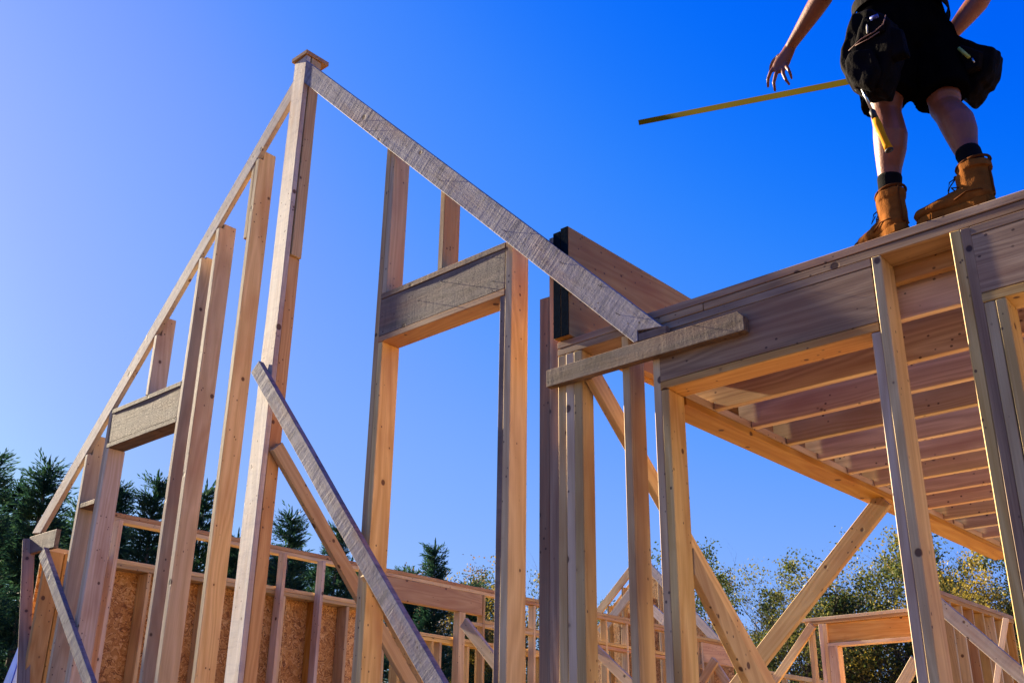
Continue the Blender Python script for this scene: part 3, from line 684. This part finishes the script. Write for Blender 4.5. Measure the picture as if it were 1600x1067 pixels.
YELT = simple('yellow_blade', (.13, .095, .002), .9, .1, 5, spec=.05)
RUB = simple('black_rubber', (.015, .014, .014), .6)
def V3(*a): return Vector(a)
def etube(bm, secs, n=18):
    """secs: (centre, u, v) elliptical sections joined and capped"""
    rings = [[bm.verts.new(c+u*math.cos(2*math.pi*k/n)+v*math.sin(2*math.pi*k/n)) for k in range(n)] for c, u, v in secs]
    for a, b in zip(rings, rings[1:]):
        for k in range(n): bm.faces.new((a[k], a[(k+1) % n], b[(k+1) % n], b[k]))
    bm.faces.new(rings[0][::-1]); bm.faces.new(rings[-1])
def limb(bm, pts, n=14, flat=None):
    """pts: (pos, r) or (pos, r, r2 across flat)"""
    secs = []
    P = [Vector(p[0]) for p in pts]
    for i, p in enumerate(pts):
        d = (P[min(i+1, len(P)-1)]-P[max(i-1, 0)]).normalized()
        ref = flat if flat is not None else Vector((.3, .9, .1))
        u = (ref-d*ref.dot(d)).normalized(); v = d.cross(u)
        secs.append((P[i], u*p[1], v*(p[2] if len(p) > 2 else p[1])))
    # rounded ends
    def cap(c, o, u, v, r): return [(c+o*r*.55, u*.8, v*.8), (c+o*r*.9, u*.35, v*.35)]
    d0 = (P[0]-P[1]).normalized(); d1 = (P[-1]-P[-2]).normalized()
    a = cap(secs[0][0], d0, secs[0][1], secs[0][2], pts[0][1])[::-1]; b = cap(secs[-1][0], d1, secs[-1][1], secs[-1][2], pts[-1][1])
    etube(bm, a+secs+b, n)
def ball(bm, c, rx, ry, rz, X=None, Y=None):
    X = X or Vector((1, 0, 0)); Y = Y or Vector((0, 1, 0)); Z = X.cross(Y)
    M = Matrix(((X.x*rx, Y.x*ry, Z.x*rz, c.x), (X.y*rx, Y.y*ry, Z.y*rz, c.y), (X.z*rx, Y.z*ry, Z.z*rz, c.z), (0, 0, 0, 1)))
    bmesh.ops.create_uvsphere(bm, u_segments=20, v_segments=14, radius=1, matrix=M)
def fused(name, bm, mat, parent, voxel, smooth=4, wrinkle=0, wscale=14, base=None):
    """fuse overlapping volumes into one continuous surface"""
    bmesh.ops.recalc_face_normals(bm, faces=bm.faces)
    me = bpy.data.meshes.new(name); bm.to_mesh(me); bm.free()
    t = bpy.data.objects.new('tmp', me); C.objects.link(t)
    r = t.modifiers.new('r', 'REMESH'); r.mode = 'VOXEL'; r.voxel_size = voxel
    sm = t.modifiers.new('s', 'SMOOTH'); sm.factor = .5; sm.iterations = smooth
    dg = bpy.context.evaluated_depsgraph_get(); dg.update(); out = bpy.data.meshes.new_from_object(t.evaluated_get(dg)); bpy.data.objects.remove(t); out.name = name
    if wrinkle:
        for v in out.vertices:
            c = v.co; k = noise.noise(Vector((c.x*wscale, c.y*wscale, c.z*wscale*.45)))+.5*noise.noise(Vector((c.x*wscale*2, c.y*wscale*2, c.z*wscale)))
            v.co = c+v.normal*k*wrinkle
    out.materials.clear(); out.materials.append(mat)
    for p in out.polygons: p.use_smooth = True
    o = bpy.data.objects.new(name, out); C.objects.link(o); place(o, Matrix.Identity(4), parent); return o
WF = Vector((-.85, .53, 0)).normalized(); WL = Vector((WF.y*-1, WF.x, 0)); UPZ = Vector((0, 0, 1))
TOP = 2.0185
man = thing('person', (-1.2, .08, TOP), 'man in black shorts, dark shirt and tan boots standing on the wall top plates', 'person')
P = V3(-1.20, .08, 2.97)
hipL, hipR = P+WL*.095-UPZ*.03, P-WL*.095-UPZ*.03
ankL = ptY(1391, 300, .05); ankR = ptY(1520, 255, .05)
knL = ptY(1386, 178, .03); knR = ptY(1478, 168, .10)
print('knees', knL, knR, 'ank', ankL, ankR, 'foot len check', (knL-ankL).length, (knR-ankR).length, (knL-hipL).length, (knR-hipR).length)
shL, shR = P+WL*.19+UPZ*.47-WF*.0, P-WL*.19+UPZ*.47
wrL = ptY(1236, 72, .07); wrR = P-WL*.24+WF*.06+UPZ*.02
elL = (shL+wrL)/2+V3(.05, -.02, -.02); elR = ptY(1540, -12, .34)
print('arms', (shL-elL).length, (elL-wrL).length, (shR-elR).length, (elR-wrR).length)
def leg(bm, hip, kn, an, k):
    back = -WF; d = (an-kn)
    limb(bm, [(hip, .088), (hip.lerp(kn, .35), .084), (hip.lerp(kn, .75), .070), (kn+UPZ*.03, .063), (kn-WF*-.006, .060), (kn+d*.14+back*.006, .061), (kn+d*.32+back*.016, .067), (kn+d*.5+back*.012, .062), (kn+d*.72, .048), (kn+d*.92, .041), (an, .040), (an-UPZ*.10, .036)], 20)
    ball(bm, kn+WF*.028+UPZ*.0, .04, .04, .045)
bm = bmesh.new()
leg(bm, hipL, knL, ankL, 1); leg(bm, hipR, knR, ankR, -1)
for an, kn, dr in ((ankL, knL, WF), (ankR, knR, Vector((-1, .05, 0)))):
    limb(bm, [(V3(an.x, an.y, TOP+.075)-dr*.01, .03), (V3(an.x, an.y, TOP+.065)+dr*.10, .028, .022), (V3(an.x, an.y, TOP+.058)+dr*.15, .026, .018)])
etube(bm, [(P-UPZ*.13, WL*.10, WF*.09), (P-UPZ*.06, WL*.17, WF*.115), (P+UPZ*.02, WL*.178, WF*.12), (P+UPZ*.13, WL*.155, WF*.11), (P+UPZ*.25, WL*.16, WF*.112), (P+UPZ*.38, WL*.18, WF*.12), (P+UPZ*.46, WL*.165, WF*.105), (P+UPZ*.52, WL*.09, WF*.075), (P+UPZ*.55, WL*.06, WF*.06)], 24)
nk = P+UPZ*.53; hd = P+UPZ*.74+WF*.02
limb(bm, [(nk-UPZ*.05, .062), (nk+UPZ*.04+WF*.005, .056), (nk+UPZ*.12+WF*.01, .055)])
ball(bm, hd+UPZ*.035-WF*.008, .098, .077, .105, WF, WL); ball(bm, hd-UPZ*.045+WF*.02, .075, .062, .075, WF, WL); ball(bm, hd-UPZ*.10+WF*.055, .028, .035, .025, WF, WL)
ball(bm, hd-UPZ*.015+WF*.10, .018, .012, .022, WF, WL); ball(bm, hd-UPZ*.03+WF*.108, .015, .018, .011, WF, WL); ball(bm, hd+UPZ*.03+WF*.075, .02, .05, .014, WF, WL)
ball(bm, hd-UPZ*.063+WF*.088, .012, .026, .008, WF, WL); ball(bm, hd-UPZ*.074+WF*.086, .012, .022, .008, WF, WL)
for sd in (1, -1): ball(bm, hd+WL*.080*sd-WF*.005, .02, .010, .032, WF, WL)
for sh, el, wr in ((shL, elL, wrL), (shR, elR, wrR)):
    limb(bm, [(sh, .058), (sh.lerp(el, .4), .054), (sh.lerp(el, .85), .045), (el, .043), (el.lerp(wr, .18), .047), (el.lerp(wr, .4), .043), (el.lerp(wr, .75), .032), (wr, .027, .022)], 18)
# left hand: palm, five separate digits
hp = lambda px, py, y=.07: ptY(px, py, y)
fl = Vector((1, .25, 0)).normalized()
limb(bm, [(wrL, .026, .021), (hp(1230, 84), .031, .017), (hp(1223, 96), .037, .015), (hp(1219, 104), .038, .013)], 16, flat=fl)
for fg_ in ([(1211, 103, .07, .0100), (1204, 113, .06, .0092), (1200, 124, .065, .0082), (1200, 136, .085, .0068)],
            [(1216, 106, .07, .0102), (1212, 118, .058, .0095), (1209, 130, .06, .0085), (1211, 142, .08, .0068)],
            [(1222, 106, .07, .0100), (1224, 116, .055, .0092), (1228, 125, .058, .0082), (1233, 132, .078, .0068)],
            [(1227, 101, .07, .0092), (1232, 109, .055, .0084), (1235, 116, .058, .0075), (1237, 123, .072, .0062)],
            [(1218, 88, .085, .0130), (1209, 96, .11, .0115), (1205, 104, .125, .0100), (1204, 112, .135, .0085)]):
    limb(bm, [(hp(a, b, c), r) for a, b, c, r in fg_], 10)
# right hand resting in the pouch at the right hip
dR = (wrR-elR).normalized(); pr = wrR+dR*.05
limb(bm, [(wrR, .026, .021), (wrR+dR*.04, .034, .017), (wrR+dR*.085, .038, .015)], 16, flat=WF)
for k in range(4):
    b0 = wrR+dR*.085+WF*(.027-.018*k); L_ = (.036, .040, .038, .030)[k]
    limb(bm, [(b0, .0095), (b0+dR*L_, .009), (b0+dR*L_*1.7+WL*.010, .0082), (b0+dR*L_*2.1+WL*.026, .0068)], 10)
limb(bm, [(wrR+dR*.02+WF*.022, .013), (wrR+dR*.05+WF*.046, .0115), (wrR+dR*.08+WF*.056+WL*.01, .009)], 10)
body = fused('body', bm, SKIN, man, .0048, 3)
# eyes and hair
for sd in (1, -1):
    bm = bmesh.new(); ball(bm, hd+WL*.031*sd+UPZ*.008+WF*.082, .0125, .0125, .0125); mesh_obj('eye', bm, simple('eye_white', (.7, .68, .66), .2, .02), man, smooth=True)
bm = bmesh.new(); ball(bm, hd+UPZ*.05-WF*.02, .100, .084, .100, WF, WL); ball(bm, hd-UPZ*.02-WF*.045, .06, .076, .08, WF, WL); fused('hair', bm, HAIR, man, .008, 2, .004, 60)
# shorts, shirt
bm = bmesh.new()
etube(bm, [(P-UPZ*.16, WL*.12, WF*.11), (P-UPZ*.08, WL*.20, WF*.14), (P+UPZ*.0, WL*.205, WF*.145), (P+UPZ*.12, WL*.18, WF*.128)], 24)
for hip, kn, s_, w in ((hipL, knL, 1, .096), (hipR, knR, -1, .102)):
    d = (kn-hip); e_ = hip+d*1.0-d.normalized()*(.06 if s_ > 0 else .06)
    etube(bm, [(hip+UPZ*.02, WL*.115, WF*.125), (hip.lerp(kn, .3), WL*.115, WF*.125), (hip.lerp(kn, .6), WL*.112, WF*.122), (e_+UPZ*.02, WL*w, WF*.118), (e_, WL*(w+.002), WF*.12), (e_-UPZ*.004, WL*(w-.012), WF*.106)], 24)
fused('shorts', bm, BLACK, man, .009, 2, .010, 16)
bm = bmesh.new()
etube(bm, [(P+UPZ*.03, WL*.195, WF*.145), (P+UPZ*.12, WL*.182, WF*.135), (P+UPZ*.25, WL*.18, WF*.13), (P+UPZ*.38, WL*.20, WF*.138), (P+UPZ*.46, WL*.185, WF*.12), (P+UPZ*.52, WL*.10, WF*.085)], 24)
for sh, el in ((shL, elL), (shR, elR)): limb(bm, [(sh+UPZ*.005, .070), (sh.lerp(el, .45), .068), (sh.lerp(el, .75), .062)], 18)
fused('shirt', bm, BLACK, man, .009, 2, .009, 12)
# socks
for an, kn in ((ankL, knL), (ankR, knR)):
    bm = bmesh.new(); d = (kn-an); limb(bm, [(an-UPZ*.02, .043), (an+d*.02, .0455), (an+d*.10, .0465), (an+d*.17, .0485)], 20, flat=WF); fused('sock', bm, SOCK, man, .005, 2)
# boots
def boot(an, kn, dr, heel):
    dr = dr.normalized(); sdv = Vector((-dr.y, dr.x, 0)); g = TOP+.001; H0 = Vector((heel.x, heel.y, 0))
    Q = lambda f, s, z: V3(*(H0+dr*f+sdv*s).to_tuple()[:2], g+z)
    root = bpy.data.objects.new('boot', None)
    bm = bmesh.new()
    limb(bm, [(Q(.040, 0, .060), .044, .050), (Q(.10, 0, .066), .045, .052), (Q(.16, 0, .062), .047, .040), (Q(.215, .002, .055), .050, .031), (Q(.262, .003, .052), .043, .027)], 20, flat=sdv)
    c = V3(an.x, an.y, g+.188); up_ = (kn-an).normalized()
    etube(bm, [(Q(.052, 0, .05), sdv*.046, dr*.056), (Q(.062, 0, .10), sdv*.047, dr*.066), ((Q(.068, 0, .14)).lerp(c, .4), sdv*.050, dr*.065), (c-up_*.03, sdv*.055, dr*.062), (c, sdv*.058, dr*.066), (c+up_*.006, sdv*.054, dr*.062)], 24)
    o = fused('boot', bm, NUBUCK, man, .0048, 2, .004, 26)
    bm = bmesh.new()   # padded collar, heel strip, side seam
    ring = [c+(sdv*.055*math.cos(a)+dr*.063*math.sin(a))+UPZ*(.006-.010*math.sin(a)) for a in [2*math.pi*k/20 for k in range(21)]]
    tube_bm(bm, [(p, .0055) for p in ring], 8)
    tube_bm(bm, [(Q(-.004, .012, .05), .004), (Q(-.006, .012, .10), .004), ((Q(-.002, .012, .15)).lerp(c-dr*.062+sdv*.012, .35), .004), (c-dr*.064+sdv*.012+UPZ*.012, .005)], 6)
    tube_bm(bm, [(Q(-.002, -.0, .045), .004), (Q(.03, .047, .060), .003), (Q(.08, .049, .068), .003), (Q(.13, .048, .05), .003)], 6)
    tube_bm(bm, [(Q(-.002, -.0, .045), .004), (Q(.03, -.047, .060), .003), (Q(.08, -.049, .068), .003), (Q(.13, -.048, .05), .003)], 6)
    q = mesh_obj('seam', bm, SEAM, None, smooth=True); q.parent = o
    bm = bmesh.new()
    prof = [(0, .0), (.018, .034), (.06, .043), (.12, .040), (.17, .044), (.225, .052), (.268, .044), (.295, .022), (.302, 0)]
    out = [(f, s) for f, s in prof]+[(f, -s) for f, s in prof[-2:0:-1]]
    lo = [bm.verts.new(Q(f, s, .0)) for f, s in out]; hi = [bm.verts.new(Q(f-.004, s*1.03, .036 if f < .1 else .030)) for f, s in out]
    bm.faces.new(lo[::-1]); bm.faces.new(hi)
    for i in range(len(out)): bm.faces.new((lo[i], lo[(i+1) % len(out)], hi[(i+1) % len(out)], hi[i]))
    bmesh.ops.recalc_face_normals(bm, faces=bm.faces); bmesh.ops.bevel(bm, geom=bm.edges[:], offset=.004, segments=2, affect='EDGES')
    q = mesh_obj('sole', bm, SOLE, None, smooth=False); q.parent = o
    bm = bmesh.new()
    for k in range(4):
        f, z = .152-.020*k, .085+.027*k
        tube_bm(bm, [(Q(f-.02, .036, z-.01), .0028), (Q(f+.012, .012, z+.012), .0028), (Q(f+.012, -.012, z+.012), .0028), (Q(f-.02, -.036, z-.01), .0028)], 6)
    kx = Q(.125, 0, .165)
    ball(bm, kx, .009, .012, .008)
    tube_bm(bm, [(kx, .0024), (kx+dr*.03-UPZ*.03, .0024), (kx+dr*.045-UPZ*.075, .0024), (kx+dr*.062-UPZ*.085+sdv*.01, .0024)], 6)
    tube_bm(bm, [(kx, .0024), (kx+dr*.02+sdv*.02-UPZ*.02, .0024), (kx+dr*.028+sdv*.03-UPZ*.06, .0024), (kx+dr*.015+sdv*.018-UPZ*.03, .0024)], 6)
    q = mesh_obj('lace', bm, LACE, None, smooth=True); q.parent = o
    bpy.data.objects.remove(root)
drL = Vector((-.80, .45, 0)); drR = Vector((-1, .03, 0))
boot(ankL, knL, drL, ankL-drL.normalized()*.055); boot(ankR, knR, drR, ankR-drR*.055)
# tool belt
belt = bpy.data.objects.new('tool_belt', None); C.objects.link(belt); belt.parent = man
bm = bmesh.new(); n = 40
for z0, z1, e1 in ((.055, .105, .004),):
    r0 = [P+UPZ*z0+(WL*.205*math.cos(a)+WF*.155*math.sin(a)) for a in [2*math.pi*k/n for k in range(n)]]
    r1 = [p+UPZ*(z1-z0) for p in r0]; cen = P
    ou = [[bm.verts.new(p+(p-cen).normalized()*e) for p in rr] for rr, e in ((r0, .0), (r0, .006), (r1, .006), (r1, .0))]
    for a, b in zip(ou, ou[1:]+ou[:1]):
        for k in range(n): bm.faces.new((a[k], a[(k+1) % n], b[(k+1) % n], b[k]))
bmesh.ops.recalc_face_normals(bm, faces=bm.faces)
q = mesh_obj('belt_band', bm, LEATHER, None); q.parent = belt; q.matrix_local = Matrix.Translation(-man.location)
def slab(name, px, y, th, mat, puff=.006, seed=0):
    """soft leather bag: an outline on a plane at its real distance, given depth and puffed"""
    pts = [ptY(a, b, y) for a, b in px]; bm = bmesh.new(); c = sum(pts, Vector())/len(pts)
    rings = []
    for k, (yy, s) in enumerate(((-th/2, .90), (-th/2+.012, .98), (0, 1.02), (th/2-.012, .98), (th/2, .90))):
        rings.append([bm.verts.new(Vector((c.x+(p.x-c.x)*s, y+yy, c.z+(p.z-c.z)*s))) for p in pts])
    for a, b in zip(rings, rings[1:]):
        for k in range(len(pts)): bm.faces.new((a[k], a[(k+1) % len(pts)], b[(k+1) % len(pts)], b[k]))
    bm.faces.new(rings[0][::-1]); bm.faces.new(rings[-1])
    o = fused(name, bm, mat, None, .006, 2, puff, 22); o.parent = belt; o.matrix_local = Matrix.Translation(-man.location); return o
slab('pouch', [(1340, 30), (1331, 62), (1323, 90), (1320, 112), (1331, 138), (1352, 152), (1386, 150), (1398, 120), (1406, 84), (1402, 40), (1372, 24)], -.17, .13, LEATHER, .008)
slab('pocket', [(1330, 84), (1322, 98), (1324, 118), (1336, 138), (1362, 142), (1376, 110), (1366, 78)], -.25, .05, LEATHER, .008)
slab('pocket', [(1374, 60), (1378, 92), (1398, 96), (1420, 88), (1412, 48), (1388, 42)], -.20, .05, LEATHER, .006)
slab('flap', [(1342, 48), (1336, 74), (1352, 66), (1384, 50), (1382, 30), (1350, 28)], -.235, .03, LEATHER, .005)
slab('pouch', [(1494, 58), (1528, 74), (1563, 82), (1561, 98), (1556, 116), (1547, 134), (1540, 138), (1532, 152), (1519, 166), (1500, 150), (1490, 120), (1484, 80)], .22, .12, LEATHER, .007)
slab('pocket', [(1500, 72), (1496, 104), (1510, 118), (1532, 108), (1536, 82)], .14, .04, LEATHER, .005)
def thin(name, pts, r, mat, n=6):
    bm = bmesh.new(); tube_bm(bm, [(ptY(a, b, y), r) for a, b, y in pts], n); o = mesh_obj(name, bm, mat, None, smooth=True); o.parent = belt; o.matrix_local = Matrix.Translation(-man.location); return o
STITCH = simple('worn_edge', (.20, .10, .07), .6); CLIP = simple('blue_clip', (.05, .07, .30), .4); TAGM = simple('green_tag', (.30, .33, .06), .5)
thin('edge_trim', [(1326, 80, -.27), (1345, 62, -.27), (1366, 50, -.262), (1380, 38, -.255), (1384, 24, -.25)], .0022, STITCH)
thin('edge_trim', [(1336, 72, -.275), (1356, 62, -.27), (1374, 50, -.265)], .0018, STITCH)
thin('pencil', [(1354, 22, -.22), (1355, 52, -.265)], .0035, simple('pencil_white', (.6, .58, .5), .5))
thin('clip', [(1360, 30, -.262), (1372, 25, -.262)], .008, CLIP)
thin('tag', [(1498, 76, .10), (1514, 90, .10)], .008, TAGM); thin('ring', [(1519, 92, .10), (1522, 98, .10)], .004, STEEL)
# hammer hanging in the belt
hm = thing('hammer', ptY(1346, 140, -.22), 'hammer with steel shaft and yellow grip hanging head up from the tool belt', 'hammer')
def hpart(name, pts, mat, n=12, flat=1.0):
    bm = bmesh.new(); tube_bm(bm, [(Vector(p), r) for p, r in pts], n); bmesh.ops.recalc_face_normals(bm, faces=bm.faces); return mesh_obj(name, bm, mat, hm, smooth=True)
h0, h1, h2, h3 = ptY(1342, 128, -.24), ptY(1362, 172, -.215), ptY(1368, 186, -.21), ptY(1389, 234, -.19)
hpart('shaft', [(h0, .0055), (h1, .0055)], STEEL)
hpart('collar', [(h1, .0075), (h1.lerp(h2, .2), .0125), (h2, .0125)], RUB)
hpart('grip', [(h2, .0125), (h2.lerp(h3, .2), .0150), (h2.lerp(h3, .6), .0135), (h2.lerp(h3, .88), .0150), (h3, .0172)], YEL)
hpart('butt', [(h3, .0168), (h3+(h3-h2).normalized()*.006, .0150)], RUB)
hx = h0+(h0-h1).normalized()*.02+Vector((.02, .06, .0)); hv = (h1-h0).normalized(); hs_ = hv.cross(Vector((0, 1, 0))).normalized()
hpart('head', [(hx-hs_*.055, .014), (hx-hs_*.03, .015), (hx-hs_*.022, .010), (hx, .013), (hx+hs_*.03, .010), (hx+hs_*.07-hv*-.012, .004)], STEEL)
# yellow strip
a, b = ptY(998, 192, .07), ptY(1334, 126, -.12)
o = board('measuring_strip', a, b, (b-a).cross(CAM-a), .027, .006, YELT, None, ch=.001, jit=0)
tag(o, 'long yellow measuring strip sticking out left from the tool pouch of the worker', 'measuring strip')
